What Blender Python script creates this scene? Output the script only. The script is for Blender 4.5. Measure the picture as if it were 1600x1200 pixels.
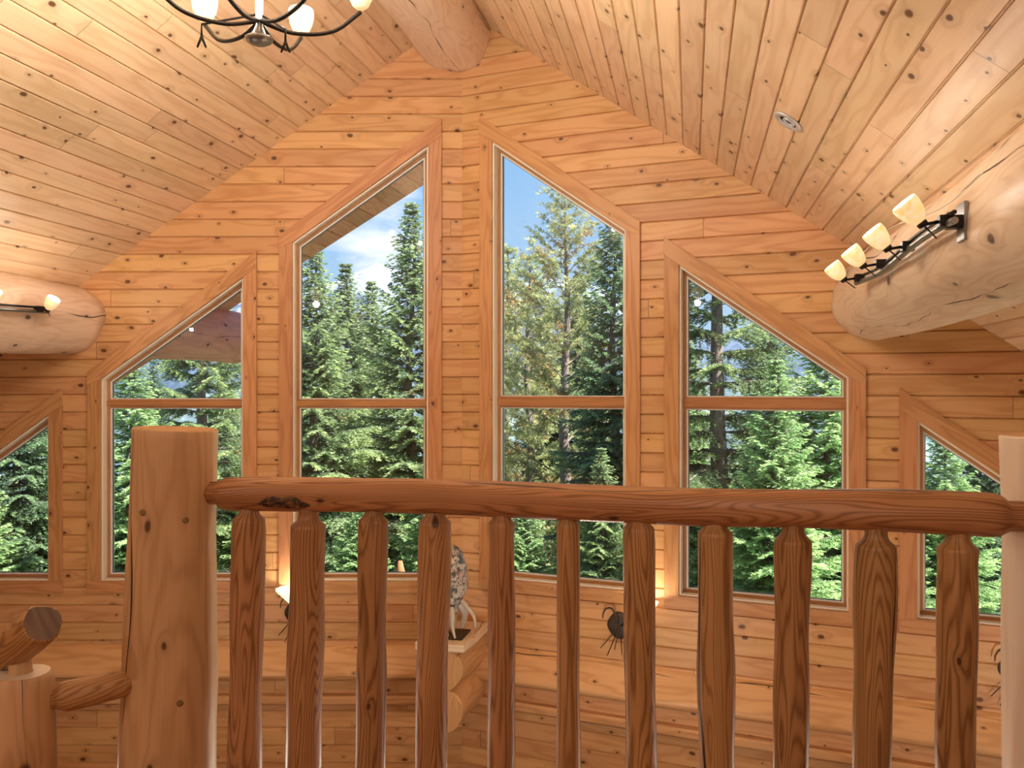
import bpy, bmesh, math, random
import numpy as np
from mathutils import Vector, Matrix, noise
for o in list(bpy.data.objects): bpy.data.objects.remove(o)
scene = bpy.context.scene
COL = scene.collection
PI = math.pi

# ------------------------------------------------------------------ camera, world, sun, exposure
H = 1.3                                    # eye height above the loft floor (z = 0)
F = 1350.0                                 # focal length in pixels of the 1600 px frame
cam_data = bpy.data.cameras.new('camera'); cam = bpy.data.objects.new('camera', cam_data)
COL.objects.link(cam); scene.camera = cam
cam.location = (0, 0, H); cam.rotation_euler = (PI/2, 0, 0)
cam_data.sensor_width = 36; cam_data.lens = 36*F/1600; cam_data.shift_y = 8/1600
cam_data.clip_start = .05; cam_data.clip_end = 12000
vs = scene.view_settings
vs.view_transform = 'Standard'; vs.look = 'None'; vs.gamma = 1; vs.use_curve_mapping = False
vs.exposure = 0.0

world = bpy.data.worlds.new('sky'); scene.world = world; world.use_nodes = True
def build_world():
    nt = world.node_tree; nt.nodes.clear(); N = nt.nodes.new; L = nt.links.new
    out = N('ShaderNodeOutputWorld'); bg = N('ShaderNodeBackground'); L(bg.outputs[0], out.inputs[0])
    tc = N('ShaderNodeTexCoord'); sep = N('ShaderNodeSeparateXYZ'); L(tc.outputs['Generated'], sep.inputs[0])
    r = N('ShaderNodeValToRGB'); L(sep.outputs[2], r.inputs[0])
    e = r.color_ramp.elements
    e[0].position = 0.0; e[0].color = (.62, .80, .98, 1)
    e[1].position = .9; e[1].color = (.12, .32, .80, 1)
    k = e.new(.22); k.color = (.30, .58, .95, 1)
    mp = N('ShaderNodeMapping'); mp.inputs['Scale'].default_value = (1, 1, 2.6); L(tc.outputs['Generated'], mp.inputs[0])
    n = N('ShaderNodeTexNoise'); n.inputs['Scale'].default_value = 5.5; n.inputs['Detail'].default_value = 6; n.inputs['Roughness'].default_value = .55
    L(mp.outputs[0], n.inputs['Vector'])
    c = N('ShaderNodeValToRGB'); c.color_ramp.elements[0].position = .555; c.color_ramp.elements[1].position = .72; L(n.outputs[0], c.inputs[0])
    m = N('ShaderNodeMixRGB'); L(c.outputs[0], m.inputs[0]); L(r.outputs[0], m.inputs[1]); m.inputs[2].default_value = (1.15, 1.17, 1.2, 1)
    L(m.outputs[0], bg.inputs[0]); bg.inputs[1].default_value = 1.1
build_world()
sun_d = bpy.data.lights.new('sun', 'SUN'); sun = bpy.data.objects.new('sun', sun_d); COL.objects.link(sun)
sun_d.energy = 18.0; sun_d.angle = math.radians(.6); sun_d.color = (1, .95, .85)
sun.rotation_euler = Vector((.62, -.22, .95)).to_track_quat('Z', 'Y').to_euler(); sun.location = (20, 0, 30)

# ------------------------------------------------------------------ geometry constants (metres)
D = 6.75                                   # depth of the prow corner
X0 = -78/F*D
AL = math.atan(F/3127); BE = AL/2          # angle between the two gable walls, and half of it
sA, cA, sB, cB = math.sin(AL), math.cos(AL), math.sin(BE), math.cos(BE)
SL = .716                                  # roof slope along the wall
SP = SL/cB                                 # roof slope across the ridge
ZA = 590/F*D + H                           # apex height
R0 = Vector((X0, D, ZA)); DR = Vector((sB, cB, 0)); ER = Vector((cB, -sB, 0))
UP = Vector((0, 0, 1))
EAVE = 5.9; BACK = -10.6; FLOOR = -2.9

def wl(s, z, n=0.0): return Vector((X0 - s, D - n, z))                         # left gable wall frame
def wr(s, z, n=0.0): return Vector((X0 + s*cA - n*sA, D - s*sA - n*cA, z))     # right gable wall frame
def rp(a, p, z): q = R0 + DR*a + ER*p; return Vector((q.x, q.y, z))            # ridge frame
def roof_z(p): return ZA - SP*abs(p)
def px(x, y, Y): return Vector(((x-800)/F*Y, Y, H + (608-y)/F*Y))

# ------------------------------------------------------------------ helpers
def sm(o, on=True):
    for p in o.data.polygons: p.use_smooth = on
def obj(name, bm, mat=None, parent=None, smooth=False, bevel=0, angle=None):
    me = bpy.data.meshes.new(name)
    bmesh.ops.recalc_face_normals(bm, faces=bm.faces[:])
    bm.to_mesh(me); bm.free()
    o = bpy.data.objects.new(name, me); COL.objects.link(o)
    if mat:
        for m in (mat if isinstance(mat, (list, tuple)) else [mat]): me.materials.append(m)
    if parent:
        o.parent = parent
        o.matrix_parent_inverse = Matrix.Translation(-parent.location) if parent.type == 'EMPTY' else Matrix.Identity(4)
    if smooth: sm(o)
    if bevel:
        b = o.modifiers.new('bevel', 'BEVEL'); b.width = bevel; b.segments = 2; b.limit_method = 'ANGLE'; b.angle_limit = .6
    return o
def thing(name, label, cat, loc=(0, 0, 0), group=None, kind=None):
    o = bpy.data.objects.new(name, None); COL.objects.link(o); o.empty_display_size = .1
    o.location = loc
    return tag(o, label, cat, group, kind)
def tag(o, label=None, cat=None, group=None, kind=None):
    if label: o['label'] = label
    if cat: o['category'] = cat
    if group: o['group'] = group
    if kind: o['kind'] = kind
    return o
def new():
    bm = bmesh.new(); bm.loops.layers.uv.new('UVMap'); return bm
def face(bm, pts, uvs=None, mi=0):
    f = bm.faces.new([bm.verts.new(p) for p in pts]); f.material_index = mi
    if uvs:
        l = bm.loops.layers.uv.active
        for lp, uv in zip(f.loops, uvs): lp[l].uv = uv
    return f
def weld(bm, d=1e-5): bmesh.ops.remove_doubles(bm, verts=bm.verts[:], dist=d)
def uv_frame(bm, o, gu, gv, gw, off=0.0):
    """grain runs along gu; faces get (along, across)"""
    l = bm.loops.layers.uv.active
    for f in bm.faces:
        n = f.normal
        across = gv if abs(n.dot(gw)) >= abs(n.dot(gv)) else gw
        for lp in f.loops:
            d = lp.vert.co - o
            lp[l].uv = (d.dot(gu) + off, d.dot(across) + off*.37)
def prism(bm, pts, depth_vec, grain=None, off=0.0):
    """solid from a flat polygon swept by depth_vec"""
    b = bmesh.new(); b.loops.layers.uv.new('UVMap')
    A = [b.verts.new(p) for p in pts]; B = [b.verts.new(Vector(p)+depth_vec) for p in pts]
    b.faces.new(A); b.faces.new(B[::-1]); n = len(pts)
    for i in range(n): b.faces.new((A[i], B[i], B[(i+1) % n], A[(i+1) % n]))
    bmesh.ops.recalc_face_normals(b, faces=b.faces[:])
    g = (grain or (Vector(pts[1])-Vector(pts[0]))).normalized(); w = depth_vec.normalized(); v = w.cross(g).normalized()
    uv_frame(b, Vector(pts[0]), g, v, w, off)
    me = bpy.data.meshes.new('t'); b.to_mesh(me); b.free(); bm.from_mesh(me); bpy.data.meshes.remove(me)
def box(bm, c, ax, ay, az, sx, sy, sz, off=0.0):
    """box with centre c, axes and full sizes; grain along ax"""
    c = Vector(c); ax, ay, az = Vector(ax), Vector(ay), Vector(az)
    p = [c + ax*(i*sx/2) + ay*(j*sy/2) - az*(sz/2) for i, j in ((-1, -1), (1, -1), (1, 1), (-1, 1))]
    prism(bm, p, az*sz, ax, off)
def tube(bm, pts, radii, seg=16, wob=0.0, seed=0, cap=True, uvo=0.0, cap_mi=0, freq=3.0, ell=None):
    """swept round bar with grain along its length"""
    pts = [Vector(p) for p in pts]; n = len(pts)
    lay = bm.loops.layers.uv.active; rings = []; Ls = [0.0]
    t0 = (pts[1]-pts[0]).normalized()
    ref = Vector((0, 0, 1)) if abs(t0.z) < .9 else Vector((0, 1, 0))
    u = (ref - t0*ref.dot(t0)).normalized()
    for i in range(n):
        t = ((pts[i+1]-pts[i]) if i == 0 else (pts[i]-pts[i-1]) if i == n-1 else (pts[i+1]-pts[i-1])).normalized()
        u = (u - t*u.dot(t)).normalized(); v = t.cross(u)
        if i: Ls.append(Ls[-1] + (pts[i]-pts[i-1]).length)
        ring = []
        for k in range(seg):
            a = 2*PI*k/seg; r = radii[i]
            if wob:
                q = Vector((math.cos(a)*1.1, math.sin(a)*1.1, Ls[-1]*freq + seed*7.7))
                r += wob*noise.noise(q) + wob*.45*noise.noise(q*2.3)
            ring.append(bm.verts.new(pts[i] + u*(math.cos(a)*r) + v*(math.sin(a)*r*(ell or 1))))
        rings.append(ring)
    R = max(radii)
    for i in range(n-1):
        for k in range(seg):
            k2 = (k+1) % seg
            f = bm.faces.new((rings[i][k], rings[i][k2], rings[i+1][k2], rings[i+1][k])); f.smooth = True
            w0, w1 = 2*PI*R*k/seg, 2*PI*R*(k+1)/seg
            for lp, q in zip(f.loops, ((Ls[i], w0), (Ls[i], w1), (Ls[i+1], w1), (Ls[i+1], w0))): lp[lay].uv = (q[0]+uvo, q[1]+uvo*.3)
    if cap:
        for ring in (rings[0][::-1], rings[-1]):
            f = bm.faces.new(ring); f.material_index = cap_mi
            for k, lp in enumerate(f.loops): lp[lay].uv = (math.cos(2*PI*k/seg)*R, math.sin(2*PI*k/seg)*R)
    return rings
def lathe(bm, c, axis, prof, seg=24, mod=None):
    """surface of revolution: prof = [(r, h)...] along axis from c"""
    c = Vector(c); t = Vector(axis).normalized()
    ref = Vector((0, 0, 1)) if abs(t.z) < .9 else Vector((0, 1, 0))
    u = (ref - t*ref.dot(t)).normalized(); v = t.cross(u); lay = bm.loops.layers.uv.active; R = []
    for i, (r, h) in enumerate(prof):
        R.append([bm.verts.new(c + t*h + (u*math.cos(2*PI*k/seg) + v*math.sin(2*PI*k/seg))*max(r, 1e-4)*(mod(k/seg, i) if mod else 1)) for k in range(seg)])
    for i in range(len(prof)-1):
        for k in range(seg):
            k2 = (k+1) % seg
            f = bm.faces.new((R[i][k], R[i][k2], R[i+1][k2], R[i+1][k])); f.smooth = True
            for lp, q in zip(f.loops, ((i, k), (i, k+1), (i+1, k+1), (i+1, k))): lp[lay].uv = (prof[q[0]][1], q[1]/seg*.3)
def spline(pts, n=12):
    pts = [Vector(p) for p in pts]; P = [pts[0]*2-pts[1]] + pts + [pts[-1]*2-pts[-2]]; out = []
    for i in range(1, len(P)-2):
        for k in range(n):
            t = k/n; a, b, c, d = P[i-1], P[i], P[i+1], P[i+2]
            out.append(.5*((2*b) + (c-a)*t + (2*a-5*b+4*c-d)*t*t + (3*b-a-3*c+d)*t**3))
    return out + [pts[-1]]

# ------------------------------------------------------------------ materials
class NT:
    def __init__(s, name):
        s.m = bpy.data.materials.new(name); s.m.use_nodes = True; s.t = s.m.node_tree; s.t.nodes.clear()
        s.out = s.n('ShaderNodeOutputMaterial')
    def n(s, k, **kw):
        x = s.t.nodes.new(k)
        for a, b in kw.items(): setattr(x, a, b)
        return x
    def l(s, a, b): s.t.links.new(a, b)
    def put(s, x, sock):
        if isinstance(x, bpy.types.NodeSocket): s.l(x, sock)
        else: sock.default_value = x
    def math(s, op, a, b=0.0, c=None, clamp=False):
        x = s.n('ShaderNodeMath', operation=op, use_clamp=clamp); s.put(a, x.inputs[0]); s.put(b, x.inputs[1])
        if c is not None: s.put(c, x.inputs[2])
        return x.outputs[0]
    def vec(s, x, y, z=0.0):
        v = s.n('ShaderNodeCombineXYZ'); s.put(x, v.inputs[0]); s.put(y, v.inputs[1]); s.put(z, v.inputs[2]); return v.outputs[0]
    def noise(s, v, scale=1, detail=2, rough=.5, dist=0):
        x = s.n('ShaderNodeTexNoise'); s.l(v, x.inputs['Vector']); x.inputs['Scale'].default_value = scale
        x.inputs['Detail'].default_value = detail; x.inputs['Roughness'].default_value = rough; x.inputs['Distortion'].default_value = dist
        return x.outputs[0]
    def mr(s, v, a, b, c=0.0, d=1.0, smooth=True):
        x = s.n('ShaderNodeMapRange', interpolation_type='SMOOTHSTEP' if smooth else 'LINEAR')
        for i, q in enumerate((v, a, b, c, d)): s.put(q, x.inputs[i])
        return x.outputs[0]
    def mix(s, f, a, b, mode='MIX'):
        x = s.n('ShaderNodeMixRGB', blend_type=mode); s.put(f, x.inputs[0])
        s.put(a if isinstance(a, bpy.types.NodeSocket) else (*a, 1), x.inputs[1]); s.put(b if isinstance(b, bpy.types.NodeSocket) else (*b, 1), x.inputs[2])
        return x.outputs[0]
    def bsdf(s, col, rough=.5, bump=None, bstr=.3, bdist=.002, **kw):
        b = s.n('ShaderNodeBsdfPrincipled'); s.put(col if isinstance(col, bpy.types.NodeSocket) else (*col, 1), b.inputs['Base Color']); s.put(rough, b.inputs['Roughness'])
        for k, v in kw.items(): s.put(v, b.inputs[k.replace('_', ' ')])
        if bump is not None:
            x = s.n('ShaderNodeBump'); s.l(bump, x.inputs['Height']); x.inputs['Strength'].default_value = bstr; x.inputs['Distance'].default_value = bdist
            s.l(x.outputs[0], b.inputs['Normal'])
        s.l(b.outputs[0], s.out.inputs[0]); return b

def wood(name, light, dark, knot=(.10, .03, .008), pitch=None, length=2.6, ks=6.5, ksize=.013, kthr=.45, rings=7, rough=.42,
         fig=.5, tone=.22, cracks=0.0, mott=0.0, ringsy=7.0, spec=.35, pale_band=None):
    """pine / fir: figured grain, knots, board-to-board tone; UVs are metres (along, across)"""
    T = NT(name); tc = T.n('ShaderNodeTexCoord'); sp = T.n('ShaderNodeSeparateXYZ'); T.l(tc.outputs['UV'], sp.inputs[0]); u, v = sp.outputs[0], sp.outputs[1]
    if pitch:
        b = T.math('FLOOR', T.math('DIVIDE', v, pitch))
        w1 = T.n('ShaderNodeTexWhiteNoise', noise_dimensions='1D'); T.l(b, w1.inputs['W'])
        u = T.math('ADD', u, T.math('MULTIPLY', w1.outputs[0], length*7))
        sid = T.math('FLOOR', T.math('DIVIDE', u, length))
        w2 = T.n('ShaderNodeTexWhiteNoise', noise_dimensions='2D'); T.l(T.vec(b, sid), w2.inputs['Vector'])
        h = w2.outputs[0]
        fr = T.math('FRACT', T.math('DIVIDE', u, length)); seam = T.math('LESS_THAN', fr, .0035/length)
    else:
        oi = T.n('ShaderNodeObjectInfo'); h = oi.outputs['Random']; seam = None
    qx = T.math('ADD', u, T.math('MULTIPLY', h, 51.0)); qy = T.math('ADD', v, T.math('MULTIPLY', h, 31.0)); qz = T.math('MULTIPLY', h, 9.0)
    warp = T.noise(T.vec(qx, qy, qz), 9, 2)
    n1 = T.noise(T.vec(T.math('MULTIPLY', qx, .8), T.math('MULTIPLY', qy, ringsy), qz), 1, 2.5, .45)
    vo = T.n('ShaderNodeTexVoronoi', feature='F1', voronoi_dimensions='2D'); vo.inputs['Scale'].default_value = ks; vo.inputs['Randomness'].default_value = .95
    kv = T.vec(T.math('ADD', T.math('MULTIPLY', qx, .62), T.math('MULTIPLY', warp, .006)), T.math('ADD', qy, T.math('MULTIPLY', warp, .022)), 0.0); T.l(kv, vo.inputs['Vector'])
    dm = T.math('DIVIDE', vo.outputs['Distance'], ks); cs = T.n('ShaderNodeSeparateColor'); T.l(vo.outputs['Color'], cs.inputs[0])
    ex = T.math('GREATER_THAN', cs.outputs[0], kthr)
    kr = T.math('MULTIPLY', T.math('ADD', T.math('MULTIPLY', T.math('POWER', cs.outputs[1], 2.0), .75), .38), ksize)
    k = T.math('MULTIPLY', T.mr(dm, T.math('MULTIPLY', kr, .55), T.math('MULTIPLY', kr, 1.15), 1.0, 0.0), ex)
    halo = T.math('MULTIPLY', T.mr(dm, 0.0, T.math('MULTIPLY', kr, 4.2), 1.0, 0.0), ex)
    t = T.math('ADD', T.math('MULTIPLY', n1, rings), T.math('MULTIPLY', halo, .9))
    ring = T.math('POWER', T.math('ADD', T.math('MULTIPLY', T.math('SINE', T.math('MULTIPLY', t, 2*PI)), .5), .5), 2.2)
    fib = T.noise(T.vec(T.math('MULTIPLY', qx, 2.5), T.math('MULTIPLY', qy, 170.0), qz), 1, 2)
    cloud = T.noise(T.vec(T.math('MULTIPLY', qx, 1.3), T.math('MULTIPLY', qy, 3.2), T.math('ADD', qz, 4.0)), 1, 3)
    f = T.math('ADD', T.math('MULTIPLY', ring, fig), T.math('MULTIPLY', T.math('SUBTRACT', fib, .3), .45))
    f = T.math('ADD', f, T.math('MULTIPLY', T.math('SUBTRACT', cloud, .5), .9 + mott), clamp=True)
    c = T.mix(f, light, dark)
    if pale_band:
        dv = T.math('ABSOLUTE', T.math('SUBTRACT', T.math('ADD', v, T.math('MULTIPLY', T.math('SUBTRACT', T.noise(T.vec(T.math('MULTIPLY', u, 2.2), 3.0, 1.0), 1, 3), .5), .10)), pale_band[0]))
        c = T.mix(T.math('MULTIPLY', T.mr(dv, pale_band[1], pale_band[1]+.012, 1.0, 0.0), .75), c, pale_band[2])
    c = T.mix(T.math('MULTIPLY', halo, .30), c, tuple(.55*q for q in dark))
    val = T.math('ADD', 1 - tone/2, T.math('MULTIPLY', h, tone))
    hs = T.n('ShaderNodeHueSaturation'); T.l(c, hs.inputs['Color']); T.l(val, hs.inputs['Value'])
    w3 = T.n('ShaderNodeTexWhiteNoise', noise_dimensions='1D'); T.l(T.math('MULTIPLY', h, 91.7), w3.inputs['W'])
    T.l(T.math('ADD', .492, T.math('MULTIPLY', w3.outputs[0], .014)), hs.inputs['Hue']); c = hs.outputs[0]
    c = T.mix(T.math('MULTIPLY', k, .9), c, knot)
    hgt = T.math('SUBTRACT', T.math('MULTIPLY', fib, .3), T.math('MULTIPLY', ring, .3))
    if seam is not None: c = T.mix(T.math('MULTIPLY', seam, .8), c, (.08, .03, .01)); hgt = T.math('SUBTRACT', hgt, T.math('MULTIPLY', seam, 2.0))
    if cracks:
        cn = T.noise(T.vec(T.math('MULTIPLY', qx, 1.1), qz, 0.0), 1, 3)
        cf = T.math('FRACT', T.math('ADD', T.math('DIVIDE', qy, cracks), T.math('MULTIPLY', cn, .5)))
        ca = T.math('ABSOLUTE', T.math('SUBTRACT', cf, .5))
        cm = T.noise(T.vec(T.math('MULTIPLY', qx, 1.7), T.math('FLOOR', T.math('ADD', T.math('DIVIDE', qy, cracks), T.math('MULTIPLY', cn, .5))), 3.0), 1, 1)
        wdt = T.math('MULTIPLY', T.mr(cm, .42, .62), .0042/cracks)
        cr = T.math('LESS_THAN', ca, wdt)
        c = T.mix(T.math('MULTIPLY', cr, .92), c, (.025, .010, .004)); hgt = T.math('SUBTRACT', hgt, T.math('MULTIPLY', cr, 3.0))
    T.bsdf(c, T.math('ADD', rough - .05, T.math('MULTIPLY', fib, .12)), hgt, .25, .0015, Specular_IOR_Level=spec)
    return T.m

def plain(name, col, rough=.5, **kw):
    T = NT(name); tc = T.n('ShaderNodeTexCoord'); n = T.noise(tc.outputs['Object'], 35, 3)
    c = T.mix(T.math('MULTIPLY', n, .35), col, tuple(q*.72 for q in col)); T.bsdf(c, rough, n, .15, .002, **kw); return T.m

PITCH = .137; CP = .140
M_wall = wood('wall_pine', (.70, .405, .185), (.53, .255, .088), pitch=PITCH, length=4.6, ks=6.3, ksize=.0150, kthr=.42, tone=.20, ringsy=6)
M_ceil = wood('ceiling_pine', (.82, .60, .385), (.66, .42, .225), pitch=CP, length=3.6, ks=5.8, ksize=.0165, kthr=.35, tone=.20, ringsy=6, rough=.38)
M_case = wood('casing_fir', (.62, .33, .145), (.44, .195, .070), ks=5, ksize=.011, kthr=.5, rings=9, tone=.12, fig=.6)
M_sash = wood('sash_fir', (.50, .25, .10), (.34, .145, .05), ks=3, ksize=.006, kthr=.9, tone=.1)
M_jamb = wood('jamb_pine', (.90, .84, .72), (.84, .76, .62), ks=3, ksize=.006, kthr=.85, tone=.08)
M_log = wood('peeled_log', (.84, .66, .49), (.66, .45, .30), knot=(.10, .065, .05), ks=3.6, ksize=.024, kthr=.45, rings=16, tone=.06, cracks=.42, mott=.9, ringsy=5, rough=.42, fig=.45)
M_logend = wood('cut_log_end', (.62, .36, .17), (.45, .22, .08), ks=3, ksize=.004, kthr=.9, rings=18, tone=.1)
M_logx = wood('weathered_log', (.74, .33, .245), (.56, .225, .165), knot=(.04, .015, .01), ks=4, ksize=.02, kthr=.5, tone=.06, cracks=.3, mott=.5, ringsy=5, rough=.6)
M_soff = wood('soffit_cedar', (.72, .32, .195), (.50, .21, .13), pitch=.19, length=.6, ks=4, ksize=.012, kthr=.8, tone=.35, rough=.6)
M_rail = wood('rail_log', (.52, .285, .13), (.26, .115, .042), knot=(.07, .028, .012), ks=4.5, ksize=.015, kthr=.6, rings=38, tone=.14, cracks=.21, mott=.5, ringsy=8, rough=.40, fig=.8)
M_bal = wood('baluster_log', (.50, .28, .13), (.24, .11, .042), knot=(.06, .025, .012), ks=5, ksize=.012, kthr=.55, rings=34, tone=.20, cracks=.24, mott=.6, ringsy=9, rough=.40, fig=.8)
M_post = wood('newel_log', (.68, .45, .26), (.46, .27, .135), knot=(.10, .05, .025), ks=5.5, ksize=.016, kthr=.55, rings=16, tone=.05, cracks=.34, mott=.6, ringsy=5, rough=.42, fig=.4, pale_band=(9.3+.165, .055, (.82, .68, .50)))  # with a paler vertical band along the right edge
M_pale = wood('pale_newel_log', (.86, .76, .64), (.72, .58, .45), knot=(.15, .08, .04), ks=4, ksize=.012, kthr=.7, rings=8, tone=.05, cracks=.34, mott=.5, ringsy=5, rough=.45, fig=.4)
M_half = wood('half_log', (.70, .41, .195), (.50, .245, .09), ks=4, ksize=.014, kthr=.62, rings=8, tone=.1, cracks=.30, ringsy=5, rough=.33, fig=.5)
M_floor = wood('floor_fir', (.45, .24, .10), (.30, .13, .045), pitch=.12, length=1.8, ks=5, ksize=.01, tone=.25)
M_grey = wood('grey_end_grain', (.22, .155, .125), (.13, .085, .07), ks=3, ksize=.004, kthr=.9, rings=16, tone=.05)
M_bark = wood('bark', (.34, .28, .25), (.14, .11, .10), ks=9, ksize=.03, kthr=.5, rings=16, tone=.3, rough=.9, mott=.8, ringsy=9, spec=.1)
M_iron = plain('dark_iron', (.022, .016, .013), .45, Metallic=.6)
M_steel = plain('brushed_bronze', (.28, .27, .26), .38, Metallic=.85)
M_rust = plain('rusted_iron', (.085, .065, .05), .6, Metallic=.5)
M_bead = plain('white_glazing_bead', (.86, .86, .84), .35)
M_seal = plain('grey_gasket', (.10, .12, .13), .5)
M_trim = plain('light_trim', (.62, .62, .62), .35, Metallic=.4)
M_black = plain('black_baffle', (.015, .015, .015), .6)
M_cable = plain('cable', (.75, .68, .55), .5)
M_out = wood('exterior_siding', (.36, .17, .08), (.24, .10, .045), pitch=.2, rough=.7)

def glass_mat():
    T = NT('window_glass'); tr = T.n('ShaderNodeBsdfTransparent'); tr.inputs[0].default_value = (.96, .975, .97, 1)
    gl = T.n('ShaderNodeBsdfGlossy'); gl.inputs['Roughness'].default_value = .015; fr = T.n('ShaderNodeFresnel'); fr.inputs[0].default_value = 1.45
    mx = T.n('ShaderNodeMixShader'); T.l(fr.outputs[0], mx.inputs[0]); T.l(tr.outputs[0], mx.inputs[1]); T.l(gl.outputs[0], mx.inputs[2]); T.l(mx.outputs[0], T.out.inputs[0])
    return T.m
M_glass = glass_mat()
def shade_mat(name, col, e):
    T = NT(name); tc = T.n('ShaderNodeTexCoord'); n = T.noise(tc.outputs['Object'], 28, 3, .55, 1.2)
    c = T.mix(T.mr(n, .35, .7), col, (col[0], col[1]*.78, col[2]*.5))
    T.bsdf(c, .35, None, Emission_Color=c, Emission_Strength=e, Subsurface_Weight=.0); return T.m
M_shade = shade_mat('lit_alabaster_glass', (1.0, .80, .48), .62)
M_shade2 = shade_mat('lit_frosted_glass', (1.0, .86, .60), 1.6)
M_bulb = shade_mat('lit_bulb', (1.0, .85, .6), 14.0)

def foliage_mat(name, inner, mid, tip, brown=(.20, .11, .04), bthr=.68):
    T = NT(name); tc = T.n('ShaderNodeTexCoord'); sp = T.n('ShaderNodeSeparateXYZ'); T.l(tc.outputs['UV'], sp.inputs[0])
    oi = T.n('ShaderNodeObjectInfo')
    n = T.noise(tc.outputs['Object'], 1.6, 3); n2 = T.noise(tc.outputs['Object'], .9, 2)
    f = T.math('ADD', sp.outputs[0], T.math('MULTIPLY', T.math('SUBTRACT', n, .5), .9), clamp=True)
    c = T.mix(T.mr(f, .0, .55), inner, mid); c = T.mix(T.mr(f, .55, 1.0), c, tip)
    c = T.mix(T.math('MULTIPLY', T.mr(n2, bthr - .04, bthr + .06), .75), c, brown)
    hs = T.n('ShaderNodeHueSaturation'); T.l(c, hs.inputs['Color'])
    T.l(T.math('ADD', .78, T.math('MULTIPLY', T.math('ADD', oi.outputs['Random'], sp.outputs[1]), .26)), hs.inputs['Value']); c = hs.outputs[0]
    b = T.n('ShaderNodeBsdfPrincipled'); T.l(c, b.inputs['Base Color']); b.inputs['Roughness'].default_value = .55; b.inputs['Specular IOR Level'].default_value = .35
    tl = T.n('ShaderNodeBsdfTranslucent'); T.l(c, tl.inputs[0]); mx = T.n('ShaderNodeMixShader'); mx.inputs[0].default_value = .42
    T.l(b.outputs[0], mx.inputs[1]); T.l(tl.outputs[0], mx.inputs[2]); T.l(mx.outputs[0], T.out.inputs[0]); return T.m
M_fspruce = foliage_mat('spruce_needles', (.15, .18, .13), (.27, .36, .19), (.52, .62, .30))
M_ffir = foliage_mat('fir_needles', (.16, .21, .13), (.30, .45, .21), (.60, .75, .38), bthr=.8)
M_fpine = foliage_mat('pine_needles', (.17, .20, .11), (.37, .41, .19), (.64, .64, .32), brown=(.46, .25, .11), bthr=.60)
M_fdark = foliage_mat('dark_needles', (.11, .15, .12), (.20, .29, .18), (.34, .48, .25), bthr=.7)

# ------------------------------------------------------------------ gable walls
def profile_solid(frame, s0, s1, z0, z1, thick, pitch, zoff, gd=.013, gw=.0075):
    """board wall: V-grooved face, swept along s"""
    prof = [(z0, 0.0)]; k = math.ceil((z0 - zoff)/pitch); fr_left = frame is wl
    while zoff + k*pitch < z1 - .01:
        zz = zoff + k*pitch
        if zz > z0 + .01: prof += [(zz-gw, 0), (zz-.0012, -gd), (zz+.0012, -gd), (zz+gw, 0)]
        k += 1
    prof += [(z1, 0), (z1, -thick), (z0, -thick)]
    bm = new(); l = bm.loops.layers.uv.active
    A = [bm.verts.new(frame(s0, z, n)) for z, n in prof]; B = [bm.verts.new(frame(s1, z, n)) for z, n in prof]; m = len(prof)
    fs = [bm.faces.new(A), bm.faces.new(B[::-1])]
    for i in range(m):
        j = (i+1) % m; f = bm.faces.new((A[i], A[j], B[j], B[i]))
        if i == m-2: f.material_index = 1
        for lp, q in zip(f.loops, ((s0, prof[i][0]), (s0, prof[j][0]), (s1, prof[j][0]), (s1, prof[i][0]))): lp[l].uv = (q[0]+(20 if fr_left else 33.3), q[1]-zoff+(20 if fr_left else 61)*pitch)
    bmesh.ops.recalc_face_normals(bm, faces=bm.faces[:])
    return bm
def cut(bm, co, no, fill=True):
    """remove what lies on the side of the plane that no points to"""
    r = bmesh.ops.bisect_plane(bm, geom=bm.verts[:]+bm.edges[:]+bm.faces[:], plane_co=co, plane_no=no, clear_outer=True, dist=1e-5)
    if fill:
        e = [g for g in r['geom_cut'] if isinstance(g, bmesh.types.BMEdge)]
        try: bmesh.ops.contextual_create(bm, geom=e)
        except Exception: pass

# windows: (peak-side s, low-side s, inner peak height, transom top / bottom)
WINS = [(.263, 1.322, 1.902+H, True), (1.706, 2.816, .872+H, True), (3.222, 4.45, -.20+H, False)]
SILL = {'l': -1.497+H, 'r': -1.452+H}
ZOFF = 2.423 + H
def opening(side, w):
    s0, s1, zp, tr = w; zs = SILL[side]
    return [(s0, zs), (s1, zs), (s1, zp - SL*(s1-s0)), (s0, zp)]
def boolean_cut(o, cutters):
    for c in cutters:
        m = o.modifiers.new('b', 'BOOLEAN'); m.operation = 'DIFFERENCE'; m.object = c; m.solver = 'EXACT'
    bpy.context.view_layer.update()
    dg = bpy.context.evaluated_depsgraph_get()
    me = bpy.data.meshes.new_from_object(o.evaluated_get(dg)); o.modifiers.clear(); o.data = me
    for c in cutters: bpy.data.objects.remove(c)
def gable(side, name):
    fr = wl if side == 'l' else wr
    bm = profile_solid(fr, -.02, 6.0, FLOOR, ZA+.3, .16, PITCH, ZOFF)
    e = (fr(1, 0)-fr(0, 0)); tn = (e - UP*SL).normalized(); no = fr(0, 0, 1)-fr(0, 0, 0)
    up = no.cross(tn).normalized(); up = up if up.z > 0 else -up
    cut(bm, fr(0, ZA+.09, 0), up)
    o = obj(name, bm, [M_wall, M_out]); tag(o, kind='structure')
    cs = []
    for w in WINS:
        b = new(); prism(b, [fr(s, z, .3) for s, z in opening(side, w)], (fr(0, 0, -.6)-fr(0, 0, 0)))
        c = obj('cutter', b); cs.append(c)
    boolean_cut(o, cs); return o
gable('l', 'wall_left'); gable('r', 'wall_right')

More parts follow.
